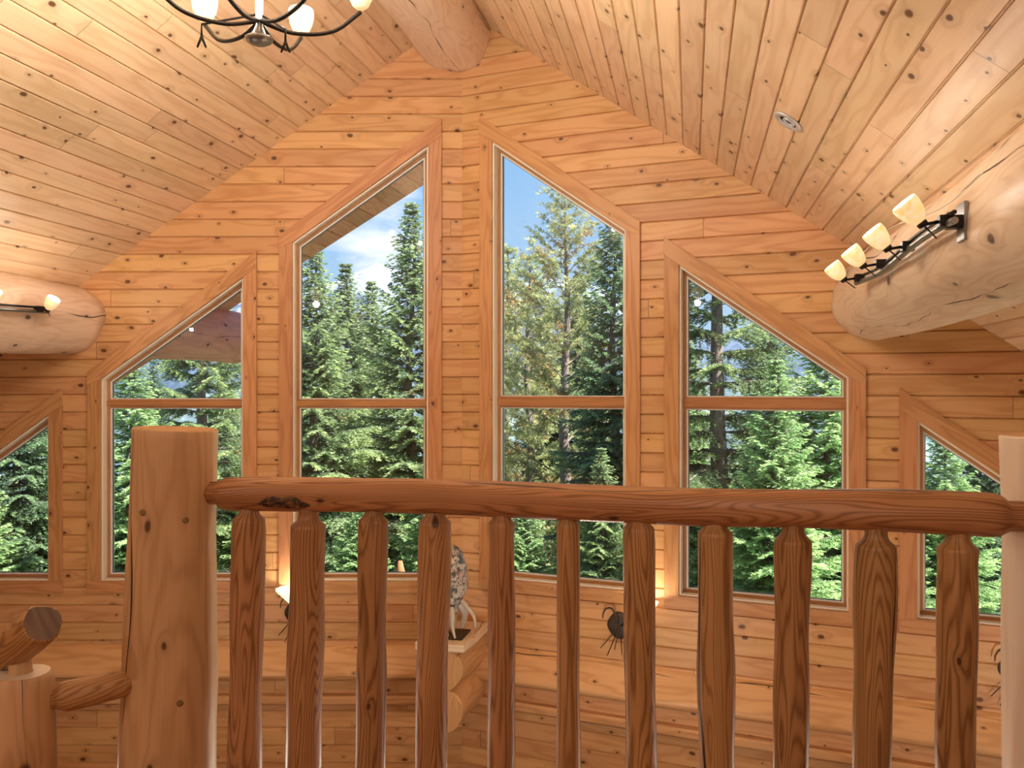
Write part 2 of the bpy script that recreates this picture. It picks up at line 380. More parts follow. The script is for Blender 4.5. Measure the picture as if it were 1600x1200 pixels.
def build_window(side, w, idx):
    fr = wl if side == 'l' else wr
    s0, s1, zp, tr = w; zs = SILL[side]; zl = zp - SL*(s1-s0); cw = .105; cb = .092; q = cw*math.sqrt(1+SL*SL)
    g = fr(1, 0)-fr(0, 0); nv = fr(0, 0, 1)-fr(0, 0, 0); sl = (g - UP*SL).normalized()
    root = thing('window_%d' % idx, 'structure', 'window', fr((s0+s1)/2, zs, 0), kind='structure')
    del root['label']; del root['category']
    T = nv*.022
    def P(pts, n=0.0): return [fr(s, z, n) for s, z in pts]
    # casing: rake board runs past the upright, uprights butt under it
    rake = new(); prism(rake, P([(s0-cw, zp+SL*cw), (s1, zl), (s1+cw, zl - SL*cw + .03), (s1+cw, zl+q-SL*cw), (s0-cw, zp+SL*cw+q)]), T*1.1, sl, idx*1.7)
    obj('rake_casing', rake, M_case, root, bevel=.002)
    b = new(); prism(b, P([(s0, zs), (s0, zp), (s0-cw, zp+SL*cw), (s0-cw, zs)]), T, UP, idx*2.3); obj('side_casing', b, M_case, root, bevel=.002)
    b = new(); prism(b, P([(s1, zs), (s1, zl), (s1+cw, zl-SL*cw+.03), (s1+cw, zs)]), T, UP, idx*3.1); obj('side_casing', b, M_case, root, bevel=.002)
    b = new(); prism(b, P([(s0-cw, zs-cb), (s1+cw, zs-cb), (s1+cw, zs), (s0-cw, zs)]), T, g, idx*4.3); obj('sill_casing', b, M_case, root, bevel=.002)
    # liner, sash, bead rings around the opening
    def inset(d):
        # inward offset polygon of the opening
        r = d*math.sqrt(1+SL*SL)
        return [(s0+d, zs+d), (s1-d, zs+d), (s1-d, zl-r+SL*d), (s0+d, zp-r-SL*d)]
    def ring(d0, d1, n0, n1, name, mat, bev=.0015):
        A, B = inset(d0), inset(d1); bm = new()
        for i in range(4):
            j = (i+1) % 4
            prism(bm, [fr(*A[i], n0), fr(*A[j], n0), fr(*B[j], n0), fr(*B[i], n0)], nv*(n1-n0), fr(*A[j])-fr(*A[i]), idx*.9+i)
        return obj(name, bm, mat, root, bevel=bev)
    ring(0, .013, -.158, .002, 'jamb_liner', M_jamb)
    ring(.013, .034, -.125, -.062, 'sash', M_sash)
    ring(.034, .046, -.118, -.075, 'glazing_bead', M_bead, .001)
    ring(.046, .050, -.100, -.088, 'gasket', M_seal, 0)
    I = inset(.034)
    if tr:
        z1, z0 = (-.080+H, -.147+H) if side == 'l' else (-.056+H, -.140+H)
        bm = new(); prism(bm, P([(s0+.013, z0), (s1-.013, z0), (s1-.013, z1), (s0+.013, z1)], -.125), nv*.060, g, idx*5.1)
        prism(bm, P([(s0+.013, z0+.012), (s1-.013, z0+.012), (s1-.013, z1-.012), (s0+.013, z1-.012)], -.066), nv*.012, g, idx*5.3)
        obj('transom', bm, M_sash, root, bevel=.003)
        bm = new()
        for za, zb in ((z1, z1+.008), (z0-.008, z0)): prism(bm, P([(s0+.04, za), (s1-.04, za), (s1-.04, zb), (s0+.04, zb)], -.118), nv*.04, g)
        obj('transom_bead', bm, M_bead, root)
        panes = [[I[0], I[1], (s1-.034, z0), (s0+.034, z0)], [(s0+.034, z1), (s1-.034, z1), I[2], I[3]]]
    else: panes = [I]
    for pn in panes:
        b = new(); prism(b, P(pn, -.100), nv*.006); obj('glass_pane', b, M_glass, root)
n = 1
for w in WINS[::-1]: build_window('l', w, n); n += 1
for w in WINS: build_window('r', w, n); n += 1

# log courses under the boards
def course(side, prof, name, mat, s1=5.9, sub=40):
    fr = wl if side == 'l' else wr; bm = new(); l = bm.loops.layers.uv.active; rows = []
    for k in range(sub+1):
        s = -.01 + (s1+.01)*k/sub
        w = .006*noise.noise(Vector((s*1.3, 5 if side == 'l' else 9, prof[0][0]))) 
        rows.append([bm.verts.new(fr(s, z + w*(1 if 0 < i < len(prof)-1 else 0), nn)) for i, (z, nn) in enumerate(prof)])
    acc = [0]
    for i in range(1, len(prof)): acc.append(acc[-1] + math.dist(prof[i], prof[i-1]))
    for k in range(sub):
        for i in range(len(prof)-1):
            f = bm.faces.new((rows[k][i], rows[k][i+1], rows[k+1][i+1], rows[k+1][i])); f.smooth = True
            for lp, (a, b) in zip(f.loops, ((k, i), (k, i+1), (k+1, i+1), (k+1, i))): lp[l].uv = ((s1)*a/sub, acc[b])
    o = obj(name, bm, mat); tag(o, kind='structure')
    o.modifiers.new('e', 'EDGE_SPLIT').split_angle = .7
n = 1
for side in 'lr':
    dz = H - (0 if side == 'l' else -.02)
    arc = []
    for t in [i/16 for i in range(17)]:
        nn = .010 + .125*(t/.72)**.8 if t < .72 else -.03 + .165*math.sqrt(max(0, 1-((t-.72)/.28)**2))
        arc.append((-1.995 - .275*t + dz, nn))
    arc[0] = (arc[0][0], -.02)
    course(side, arc, 'trim_%d' % n, M_half); n += 1
    course(side, [(-2.268+dz, -.01), (-2.268+dz, -.004), (-2.385+dz, -.004), (-2.39+dz, -.01)], 'trim_%d' % n, M_wall, sub=6); n += 1
    lip = [(-2.375+dz, -.01), (-2.375+dz, .065), (-2.39+dz, .080), (-2.43+dz, .078), (-2.447+dz, .06), (-2.45+dz, -.01)]
    course(side, lip, 'trim_%d' % n, M_half); n += 1

# ------------------------------------------------------------------ roof: plank ceiling inside, cedar soffit outside
def roof_side(sg, inner_name, outer_name):
    fr_a0, fr_a1 = BACK-.1, 3.0
    hyp = math.sqrt(1+SP*SP); e = (ER*sg - UP*SP)/hyp; nr = (ER*sg*SP + UP)/hyp          # down-slope, outward normal
    def fr(s, z, n=0.0): return R0 + DR*s + e*z - nr*n
    def slab(a0, a1, th, pitch, matl, nm, kind):
        prof = [(0.0, 0.0)]; k = 1; zmax = 6.6*hyp
        while k*pitch < zmax - .02:
            prof += [(k*pitch-.0075, 0), (k*pitch-.0018, -.013), (k*pitch+.0018, -.013), (k*pitch+.0075, 0)]; k += 1
        prof += [(zmax, 0), (zmax, -th), (0, -th)]
        bm = new(); l = bm.loops.layers.uv.active
        A = [bm.verts.new(fr(a0, z, n)) for z, n in prof]; B = [bm.verts.new(fr(a1, z, n)) for z, n in prof]; m = len(prof)
        bm.faces.new(A); bm.faces.new(B[::-1])
        for i in range(m):
            j = (i+1) % m; f = bm.faces.new((A[i], A[j], B[j], B[i]))
            for lp, q in zip(f.loops, ((a0, prof[i][0]), (a0, prof[j][0]), (a1, prof[j][0]), (a1, prof[i][0]))): lp[l].uv = (q[0]+40, q[1]+(30 if sg > 0 else 50)*pitch)
        return bm
    wf = wl if sg < 0 else wr
    nvec = wf(0, 0, 1)-wf(0, 0, 0)
    bm = slab(fr_a0, fr_a1, .18, CP, M_ceil, inner_name, 0); cut(bm, wf(0, 0, -.10), -nvec)
    tag(obj(inner_name, bm, M_ceil), kind='structure')
    bm = slab(-3.2, 3.2, .16, .19, M_soff, outer_name, 0); cut(bm, wf(0, 0, -.10), nvec)
    # outer edge of the overhang runs back from the tip along the rake
    tip = R0 + DR*2.717; ed = (ER*sg - DR*.378).normalized(); on = Vector((-ed.y, ed.x, 0)); on = on if on.dot(DR) > 0 else -on
    cut(bm, tip, on)
    o = obj(outer_name, bm, M_soff); tag(o, kind='structure')
    # fascia board along that edge
    b = new(); a = tip - on*.005; c = a + ed*6.9
    a2 = a + UP*0; zc = lambda q: ZA - SP*abs((q - R0).dot(ER))
    p1 = Vector((a.x, a.y, zc(a)+.004)); p2 = Vector((c.x, c.y, zc(c)+.004))
    prism(b, [p1, p2, p2+UP*.2, p1+UP*.2], on*.03, ed); f = obj('trim_%d' % (20 if sg < 0 else 21), b, M_soff); tag(f, kind='structure')
roof_side(-1, 'ceiling', 'roof_soffit_left'); roof_side(1, 'ceiling.001', 'roof_soffit_right')

# ------------------------------------------------------------------ rest of the shell
def quad_wall(name, a, b, z0, z1, thick_vec, mat):
    bm = new(); prism(bm, [Vector((a.x, a.y, z0)), Vector((b.x, b.y, z0)), Vector((b.x, b.y, z1)), Vector((a.x, a.y, z1))], thick_vec, (b-a)); tag(obj(name, bm, mat), kind='structure')
for sg, nm in ((-1, 'wall_left_side'), (1, 'wall_right_side')):
    a = rp(BACK, sg*EAVE, 0); b = rp(-EAVE*math.tan(BE)+.05, sg*EAVE, 0)
    quad_wall(nm, a, b, FLOOR, roof_z(EAVE)+.1, ER*sg*.2, M_wall)
bm = new(); prism(bm, [rp(BACK, -EAVE, FLOOR), rp(BACK, EAVE, FLOOR), rp(BACK, EAVE, roof_z(EAVE)+.08), rp(BACK, 0, ZA+.08), rp(BACK, -EAVE, roof_z(EAVE)+.08)], -DR*.2, ER)
tag(obj('wall_back', bm, M_wall), kind='structure')
bm = new(); c = [rp(BACK, -EAVE, FLOOR), rp(BACK, EAVE, FLOOR), rp(-EAVE*math.tan(BE), EAVE, FLOOR), Vector((X0, D, FLOOR)), rp(-EAVE*math.tan(BE), -EAVE, FLOOR)]
prism(bm, c, -UP*.2, DR); tag(obj('floor', bm, M_floor), kind='structure')
AR = (Vector((0, 2.1, 0)) - Vector((X0, D, 0))).dot(DR)          # rail line in ridge coordinates
PL = EAVE - .05
bm = new(); prism(bm, [rp(BACK+.02, -PL+1.6, 0), rp(BACK+.02, PL-1.5, 0), rp(AR+.16, PL-1.5, 0), rp(AR+.16, -PL+1.6, 0)], -UP*.24, DR)
tag(obj('floor_loft', bm, M_floor), kind='structure')

# ------------------------------------------------------------------ big logs along the roof
def roof_log(cpos, R, a0, a1, name, label, seed, amid):
    """inside length pale, outside length weathered"""
    root = thing(name, label, 'log beam', cpos + DR*a0)
    def seg(s, e, nm, mat, endr=False):
        k = max(8, int((e-s)/.12)); pts = [cpos + DR*(s+(e-s)*i/k) for i in range(k+1)]
        rr = [R*(1 + .012*math.sin(i*.35+seed)) for i in range(k+1)]
        bm = new()
        if endr:
            pts += [cpos + DR*(e+.03), cpos + DR*(e+.05)]; rr += [R*.975, R*.90]
        tube(bm, pts, rr, 56, wob=.028, seed=seed, freq=.55, cap_mi=1, uvo=seed*1.3); return obj(nm, bm, [mat, M_logend], root)
    seg(a0, amid, 'indoor_length', M_log); seg(amid, a1, 'outdoor_length', M_logx, True)
    root.children[-1]['label'] = 'weathered reddish outdoor length of the log'
    return root
CL = Vector((-3.455, 6.75, .545+H)); CR = Vector((572*5.57/F, 5.57, 143*5.57/F+H)); CC = Vector(((709-800)*.005, 6.75, (608-54)*.005+H))
def to_a(c): return (c-R0).dot(DR)
end_a = 2.5
roof_log(CL, .272, BACK+.3-to_a(CL), 2.50, 'purlin_log', 'pale peeled log purlin meeting the left gable wall, running out through it', 1, .08)
roof_log(CR, .272, BACK+.3-to_a(CR), 1.6, 'purlin_log', 'large pale peeled log purlin with a four-light track, on the right', 4, .10)
roof_log(CC, .305, BACK+.3-to_a(CC), 2.60, 'ridge_log', 'peeled ridge log at the peak of the roof above the gable corner', 7, .08)

# ------------------------------------------------------------------ corner corbel logs
cb_dir = -DR
def corbel(z_c, R, length, label, flat, seed):
    base = rp(.02, .02, z_c); pts = [base + cb_dir*(length*i/12) for i in range(13)]
    rr = [R*(1.28 - .28*min(1, i/9)**1.4) for i in range(13)]
    bm = new(); tube(bm, pts, rr, 40, wob=.008, seed=seed, cap_mi=1, uvo=seed)
    if flat: 
        r = bmesh.ops.bisect_plane(bm, geom=bm.verts[:]+bm.edges[:]+bm.faces[:], plane_co=Vector((0, 0, flat)), plane_no=UP, clear_outer=True)
        bmesh.ops.contextual_create(bm, geom=[g for g in r['geom_cut'] if isinstance(g, bmesh.types.BMEdge)])
    o = obj('corbel_log', bm, [M_half, M_logend]); tag(o, label, 'log bracket'); return o
SHELF = -1.80+H
corbel(-1.995+H, .150, .66, 'short log bracket in the gable corner directly under the flat shelf board', None, 11)
corbel(-2.285+H, .150, .66, 'short log bracket in the gable corner, lowest of the stack', None, 13)
bm = new()
A = [rp(-.03, -.20, 0), rp(-.03, .23, 0), rp(-.42, .215, 0), rp(-.66, .19, 0), rp(-.66, -.17, 0), rp(-.42, -.19, 0)]
prism(bm, [Vector((q.x, q.y, SHELF)) for q in A], -UP*.055, DR)
o = obj('corner_shelf', bm, M_log, bevel=.008); tag(o, 'flat pale wood shelf on the log brackets in the gable corner', 'shelf')

# ------------------------------------------------------------------ sculpture
def sculpture_mat():
    T = NT('mottled_silver'); tc = T.n('ShaderNodeTexCoord'); n = T.noise(tc.outputs['Object'], 26, 4, .6, .8); n2 = T.noise(tc.outputs['Object'], 7, 2)
    c = T.mix(T.mr(n, .44, .56), (.66, .63, .58), (.12, .115, .12)); c = T.mix(T.mr(n2, .5, .68), c, (.58, .44, .31))
    T.bsdf(c, .4, n, .5, .006, Metallic=.15); return T.m
M_sil = sculpture_mat()
M_sil2 = plain('pale_antler', (.62, .56, .48), .35)
sb = rp(-.42, .075, SHELF)
sc = thing('carved_sculpture', 'mottled silver-grey carved sculpture with hooked prongs, standing on the corner shelf', 'sculpture', sb)
bm = new()
pth = spline([sb+ER*-.05+UP*.20, sb+ER*-.035+UP*.30, sb+ER*-.03+UP*.42, sb+ER*-.045+UP*.53, sb+ER*-.075+UP*.60, sb+ER*-.10+UP*.635], 6)
nn = len(pth); rr = [(.06+.095*math.sin(min(1, i/(nn*.55))*PI/2))*math.sqrt(max(.02, 1-(i/(nn-1))**3)) for i in range(nn)]
tube(bm, pth, rr, 28, wob=.028, seed=3, freq=9, ell=.75); obj('body', bm, M_sil, sc)
for k, (pts, r) in enumerate([
    ([(.05, -.04, .26), (.10, -.07, .22), (.150, -.08, .155), (.158, -.08, .085)], .017),
    ([(-.02, -.08, .22), (-.005, -.11, .16), (.0, -.12, .08), (.02, -.12, .004)], .018),
    ([(.03, -.03, .24), (.06, -.02, .18), (.05, 0, .11), (.03, .02, .05)], .03),
    ([(-.06, -.05, .22), (-.08, -.08, .14), (-.06, -.10, .07), (-.03, -.12, .03)], .014),
    ([(-.12, -.03, .26), (-.15, -.04, .18), (-.14, -.05, .08), (-.13, -.05, .003)], .022),
    ([(-.04, .02, .24), (-.05, .03, .14), (-.05, .03, .06), (-.05, .03, .002)], .045)]):
    p = spline([sb + ER*x + DR*y + UP*z for x, y, z in pts], 6); m = len(p)
    b = new(); tube(b, p, [r*(1.1-.75*(i/(m-1))**1.5) for i in range(m)], 14, wob=r*.25, seed=k, freq=12); obj('prong', b, M_sil2 if k != 5 else M_sil, sc)
bm = new(); box(bm, sb + ER*-.05 + UP*.006, ER, DR, UP, .24, .26, .012); obj('base_plate', bm, M_rust, sc, bevel=.003)

# ------------------------------------------------------------------ railing
RD = ER                                                   # rail direction
def on_rail(x): 
    Y = 2.1/(1 + math.tan(BE)*(x-800)/F); return Vector(((x-800)/F*Y, Y, 0))
def zat(y, Y): return H + (608-y)/F*Y
def rail_geo():
    root = thing('log_railing', 'peeled log handrail of the loft railing with its foot rail', 'handrail', on_rail(800))
    pts, rr = [], []
    X = [(319, 770, .020), (321, 770, .027), (328, 770, .0305), (340, 770, .0310), (345, 770.5, .035), (352, 771, .0425), (358, 771.5, .0450), (420, 771.5, .0455), (520, 772.5, .0455), (650, 775, .0455), (760, 779.5, .0450), (860, 783.5, .0445), (960, 787.5, .0440),
         (1060, 790.5, .0445), (1160, 793, .0450), (1260, 795, .0452), (1360, 797.5, .0468), (1460, 801, .0480), (1545, 804, .0490), (1560, 805, .0470), (1568, 805.5, .040), (1576, 806, .033), (1600, 806, .033), (1640, 806, .033)]
    for x, y, r in X:
        q = on_rail(x); pts.append(Vector((q.x, q.y, zat(y, q.y)))); rr.append(r*.97)
    # refine
    P2, R2 = [], []
    for i in range(len(pts)-1):
        k = max(1, int((pts[i+1]-pts[i]).length/.02))
        for j in range(k): P2.append(pts[i].lerp(pts[i+1], j/k)); R2.append(rr[i]+(rr[i+1]-rr[i])*j/k)
    P2.append(pts[-1]); R2.append(rr[-1])
    bm = new(); tube(bm, P2, R2, 40, wob=.0045, seed=21, freq=2.2, uvo=3); obj('top_rail', bm, M_rail, root)
    a, b = on_rail(285), on_rail(1635); bm = new()
    tube(bm, [a.lerp(b, i/40)+UP*.12 for i in range(41)], [.045]*41, 24, wob=.004, seed=5); obj('foot_rail', bm, M_rail, root)
    # rough dark burl on the rail's face
    bm = new(); G = {}; nu, nv = 34, 14
    for i in range(nu+1):
        x = 414 + 84*i/nu; q = on_rail(x); cz = zat(771.5, q.y); t = i/nu
        half = .04 + .42*math.sin(t*PI)**1.1*(1 + .3*math.sin(t*11))
        for j in range(nv+1):
            w = j/nv*2-1; a = -.50 + half*w + .10*math.sin(t*5); ed = (1-abs(w)**4)*math.sin(t*PI)**.4
            r = .0445 + .0004 + ed*(.0030 + .0045*noise.noise(Vector((i*.35, j*.5, 2))))
            G[i, j] = bm.verts.new(Vector((q.x, q.y, cz)) + (-DR*math.cos(a) + UP*math.sin(a))*r)
    for i in range(nu):
        for j in range(nv): bm.faces.new((G[i, j], G[i+1, j], G[i+1, j+1], G[i, j+1])).smooth = True
    T = NT('burl_bark'); tc = T.n('ShaderNodeTexCoord'); nz = T.noise(tc.outputs['Object'], 60, 4, .6, 1.0)
    T.bsdf(T.mix(T.mr(nz, .4, .65), (.020, .010, .006), (.20, .10, .045)), .6, nz, .8, .004)
    obj('burl', bm, T.m, root)
    return root
rail = rail_geo()
BAL = [(389.5, 383, 50, 811, 52), (481.5, 474.5, 55, 821, 55), (583.5, 579, 47, 814, 46), (679.5, 674, 49, 816, 51), (784, 783, 41, 818, 43), (887.5, 888, 37, 820, 37),
       (998, 1001, 48, 826, 50), (1117.5, 1119, 55, 833, 55), (1239, 1236, 56, 845, 54), (1368.5, 1364, 63, 853, 58), (1497, 1493.5, 60, 857, 57)]
BL = ['split log baluster nearest the left newel post, with a long black crack', 'second baluster from the left newel post, broad with a sinuous edge', 'third log baluster from the left newel post, smooth and brown',
      'fourth log baluster from the left, partly hiding the carved sculpture', 'narrow log baluster just right of the gable corner and sculpture', 'narrowest log baluster, sixth from the left newel post',
      'seventh log baluster from the left, hiding half of a wall sconce', 'eighth log baluster from the left newel post, third before the last', 'third log baluster from the pale right newel post', 'broad log baluster, second from the pale right newel post',
      'log baluster nearest the pale right newel post']
BL[7] = 'fourth log baluster from the pale right newel post'
for i, ((xt, xb, wd, ys, wb), lab) in enumerate(zip(BAL, BL)):
    q = on_rail(xt); Y = q.y; rt = wd/2/F*Y; rb = wb/2/F*Y
    lean = (xb-xt)/F*Y/((1130-ys)/F*Y)                      # sideways per metre of drop
    zs = zat(ys, Y); zt = zat(790 + (xt-700)*.02, Y); root = thing('baluster', lab, 'baluster', (q.x, q.y, .1), 'log balusters of the loft railing')
    prof = [(zt, rt*.60), (zs+.034, rt*.575), (zs+.024, rt*.58), (zs+.017, rt*.63), (zs+.011, rt*.73), (zs+.006, rt*.86), (zs+.0025, rt*.955), (zs+.001, rt*.985), (zs-.006, rt*1.0)]
    rnd = random.Random(i*5+2); z = zs-.03
    while z > .2:
        t = (zs-z)/(zs-.2); prof.append((z, rt + (rb-rt)*min(1, t*1.6) + rt*.035*math.sin(z*9+i*2.1) + rt*.025*math.sin(z*21+i))); z -= .03
    prof += [(.19, rb*.95), (.17, rb*.66), (.125, rb*.6)]
    bm = new(); tube(bm, [Vector((q.x + ER.x*lean*(zs-z), q.y + ER.y*lean*(zs-z), z)) for z, r in prof[:]], [r for z, r in prof], 32, wob=.0028, seed=i*3+1, freq=3.5, uvo=i*1.9, cap_mi=0)
    o = obj('turned_log', bm, M_bal, root)

# left newel post, slightly crooked and swelling to the foot
q = on_rail(275); Yn = q.y
def newel(name, label, centre_px, prof, Y, mat, seed, tilt=0.0):
    root = thing(name, label, 'post', (px(centre_px, 1130, Y).x, Y, 0))
    P, R = [], []
    for y, xl, xr in prof: c = px((xl+xr)/2, y, Y); P.append(c); R.append((xr-xl)/2/F*Y)
    c = P[-1].copy(); c.z = 0.0; P.append(c); R.append(R[-1]*1.02)
    P2, R2 = [], []
    for i in range(len(P)-1):
        k = max(1, int((P[i+1]-P[i]).length/.025))
        for j in range(k): P2.append(P[i].lerp(P[i+1], j/k)); R2.append(R[i]+(R[i+1]-R[i])*j/k)
    P2.append(P[-1]); R2.append(R[-1])
    bm = new(); tube(bm, P2, R2, 72, wob=.008, seed=seed, freq=1.2, uvo=seed, cap_mi=1); bm.normal_update()
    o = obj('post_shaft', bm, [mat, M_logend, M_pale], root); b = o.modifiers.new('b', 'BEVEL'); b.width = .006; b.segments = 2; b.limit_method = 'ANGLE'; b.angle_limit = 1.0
    return root
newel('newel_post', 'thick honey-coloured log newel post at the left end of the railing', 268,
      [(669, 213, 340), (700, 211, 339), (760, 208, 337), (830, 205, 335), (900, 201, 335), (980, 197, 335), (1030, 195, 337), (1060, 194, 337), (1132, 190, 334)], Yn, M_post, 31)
npost = bpy.data.objects['newel_post']
q = on_rail(1640); newel('newel_post', 'pale whitish log newel post at the right edge of the view', 1640,
      [(679, 1567, 1712), (760, 1570, 1712), (830, 1573, 1714), (1132, 1574, 1716)], q.y + .06, M_pale, 37)
from mathutils.bvhtree import BVHTree
shaft = [o for o in bpy.data.objects if o.parent is npost][0]
bv = BVHTree.FromPolygons([v.co.copy() for v in shaft.data.vertices], [tuple(p.vertices) for p in shaft.data.polygons])
M_peg = wood('peg_end', (.30, .20, .09), (.20, .12, .05), ks=3, ksize=.004, kthr=.9, rings=30, tone=.1)
for x, y in ((290, 813), (281, 1099), (223, 801)):
    hit, nrm, _, _ = bv.ray_cast(Vector((0, 0, H)), (px(x, y, 1) - Vector((0, 0, H))).normalized())
    if hit:
        nrm = nrm if nrm.y < 0 else -nrm; bm = new(); lathe(bm, hit - nrm*.006, nrm, [(.0085, 0), (.0085, .0072), (.0075, .008), (.001, .008)], 18); obj('peg', bm, M_peg, npost)

# stair railing at lower left
Ys = 2.12
st = thing('stair_post', 'short log post of the stair railing at the lower left edge', 'post', (px(34, 1100, Ys).x, Ys, 0))
P = [px(36, 1050, Ys), px(36, 1056, Ys), px(35, 1070, Ys), px(33, 1100, Ys), px(32, 1132, Ys)]; P.append(Vector((P[-1].x, Ys, 0)))
bm = new(); tube(bm, P, [.062, .070, .074, .078, .080, .085], 32, wob=.006, seed=41, freq=2, cap_mi=1); obj('post_shaft', bm, [M_post, M_pale], st)
bm = new(); tube(bm, [px(30, 1066, Ys), px(32, 1045, Ys), px(30, 1020, Ys)], [.038, .026, .026], 24, cap=True); obj('tenon', bm, M_post, st)
a = px(66, 975, 2.02); b = px(-75, 1093, 2.42)
hr = thing('stair_handrail', 'sloping log handrail of the stairs with a grey cut end, lower left', 'handrail', b)
bm = new(); k = 24; ax = (b-a).normalized()
tube(bm, [a - ax*.004, a] + [a.lerp(b, i/k) for i in range(1, k+1)], [.041, .0445] + [.0455 + .002*math.sin(i*.5) for i in range(k)], 36, wob=.004, seed=43, freq=2, cap_mi=1); obj('rail_log', bm, [M_bal, M_grey], hr)
a = px(84, 1092, 2.13); b = px(205, 1066, 2.20)
cr = thing('stair_cross_rail', 'short dark log rail joining the stair post to the newel post', 'rail', a)
bm = new(); d = (b-a)
tube(bm, [a-d*.15, a, a+d*.04, a+d*.09, a+d*.16, a+d*.5, a+d*.9, a+d*.96, a+d*1.05], [.022, .022, .026, .034, .038, .036, .033, .027, .024], 28, wob=.003, seed=47, freq=3); obj('rail_log', bm, M_rail, cr)

# ------------------------------------------------------------------ lights: helper and fixtures
LAMPW = 1.0
def point(loc, watts, col=(1, .92, .80), r=.03, parent=None):
    d = bpy.data.lights.new('bulb_light', 'POINT'); d.energy = watts*LAMPW; d.color = col; d.shadow_soft_size = r
    o = bpy.data.objects.new('bulb_light', d); COL.objects.link(o); o.location = loc
    if parent: o.parent = parent; o.matrix_parent_inverse = Matrix.Translation(-parent.location)
    return o
def cup(bm, c, ax, s=1.0):
    lathe(bm, c, ax, [(.002, -.002), (.016*s, .0), (.028*s, .010*s), (.040*s, .036*s), (.046*s, .066*s), (.046*s, .086*s), (.043*s, .092*s), (.041*s, .086*s), (.041*s, .066*s), (.035*s, .036*s), (.02*s, .014*s), (.002, .012*s)], 28)

def track_light(uc, zc, blocks, sgn, label, plate_a, bar_a0, bar_a1, watts):
    """bar along a log; uc = distance across from the camera's ridge-parallel line; sgn = towards the room"""
    W = lambda a, u, z: DR*a + ER*u + UP*z         # a measured along the ridge from the camera
    root = thing('track_light', label, 'light fixture', W(plate_a, uc, zc))
    oc = Vector((0, 0, 0))
    bm = new(); c = W(plate_a, uc + sgn*.008, zc); box(bm, c, UP, DR, ER, .13, .085, .014); obj('wall_plate', bm, M_steel, root, bevel=.002)
    bm = new(); box(bm, W(plate_a, uc + sgn*.035, zc), UP, DR, ER, .045, .045, .05); obj('mount_block', bm, M_iron, root, bevel=.003)
    for dz in (.014, -.014):
        bm = new(); L = bar_a1-bar_a0
        pts = [W(bar_a0 + L*i/30, uc + sgn*(.055 + .006*math.sin(i/30*2*PI)), zc + dz + .012*math.sin(i/30*2*PI + .6)) for i in range(31)]
        tube(bm, pts, [.008 if dz > 0 else .013]*31, 8); obj('bar', bm, M_steel if dz < 0 else M_iron, root)
    for i, a in enumerate(blocks):
        zz = zc + .004
        bm = new(); box(bm, W(a, uc + sgn*.062, zz), ER, DR, UP, .046, .046, .040); obj('pivot_block', bm, M_iron, root, bevel=.002)
        e = W(a-.012, uc + sgn*.137, zz - .010)
        bm = new(); tube(bm, [W(a, uc + sgn*.08, zz), e], [.006, .006], 10); tube(bm, [e + UP*.008 - ER*sgn*.012, e - ER*sgn*-.004], [.012, .012], 12)
        tube(bm, [e, W(a+.10, uc + sgn*.065, zz-.040)], [.003, .003], 8); obj('arm', bm, M_iron, root)
        axs = (ER*sgn*.62 + UP*.72 - DR*.12).normalized()
        bm = new(); lathe(bm, e - axs*.006, axs, [(.001, 0), (.017, 0), (.019, .014), (.012, .018), (.001, .018)], 16); obj('socket', bm, M_iron, root)
        sh = new(); cup(sh, e + axs*.012, axs, .98); obj('glass_shade', sh, M_shade, root)
        point(e + axs*.125, watts, parent=root, r=.02)
    return root
ca = lambda Y, u: Y*cB + 0   # placeholder
def a_of(Y, u): return (Y + u*sB)/cB      # point = DR*a + ER*u has world y = a*cB - u*sB
bl = [a_of(Y, .85) for Y in (2.96, 3.48, 3.97, 4.47)]
tl = track_light(.917, .570+H, bl, -1, 'four-light bar with cream glass shades mounted on the right log', a_of(2.95, .9), bl[0]-.08, bl[-1]+.12, 1.6)
bm = new(); pts = spline([DR*(bl[0]-.35)+ER*1.0+UP*(.585+H+.22), DR*(bl[0]+.1)+ER*.90+UP*(.60+H+.06), DR*bl[1]+ER*.80+UP*(.60+H+.055), DR*bl[2]+ER*.80+UP*(.60+H+.05), DR*(bl[3]+.05)+ER*.80+UP*(.585+H)], 8)
tube(bm, pts, [.0018]*len(pts), 6); obj('wire', bm, M_cable, tl)
bL = [a_of(Y, -4.4) for Y in (5.98, 5.48, 4.98, 4.48)]
track_light(-4.482, .550+H, bL, 1, 'light bar with a cream glass shade mounted on the left log', a_of(4.4, -4.4), bL[-1]-.1, bL[0]+.1, 3)

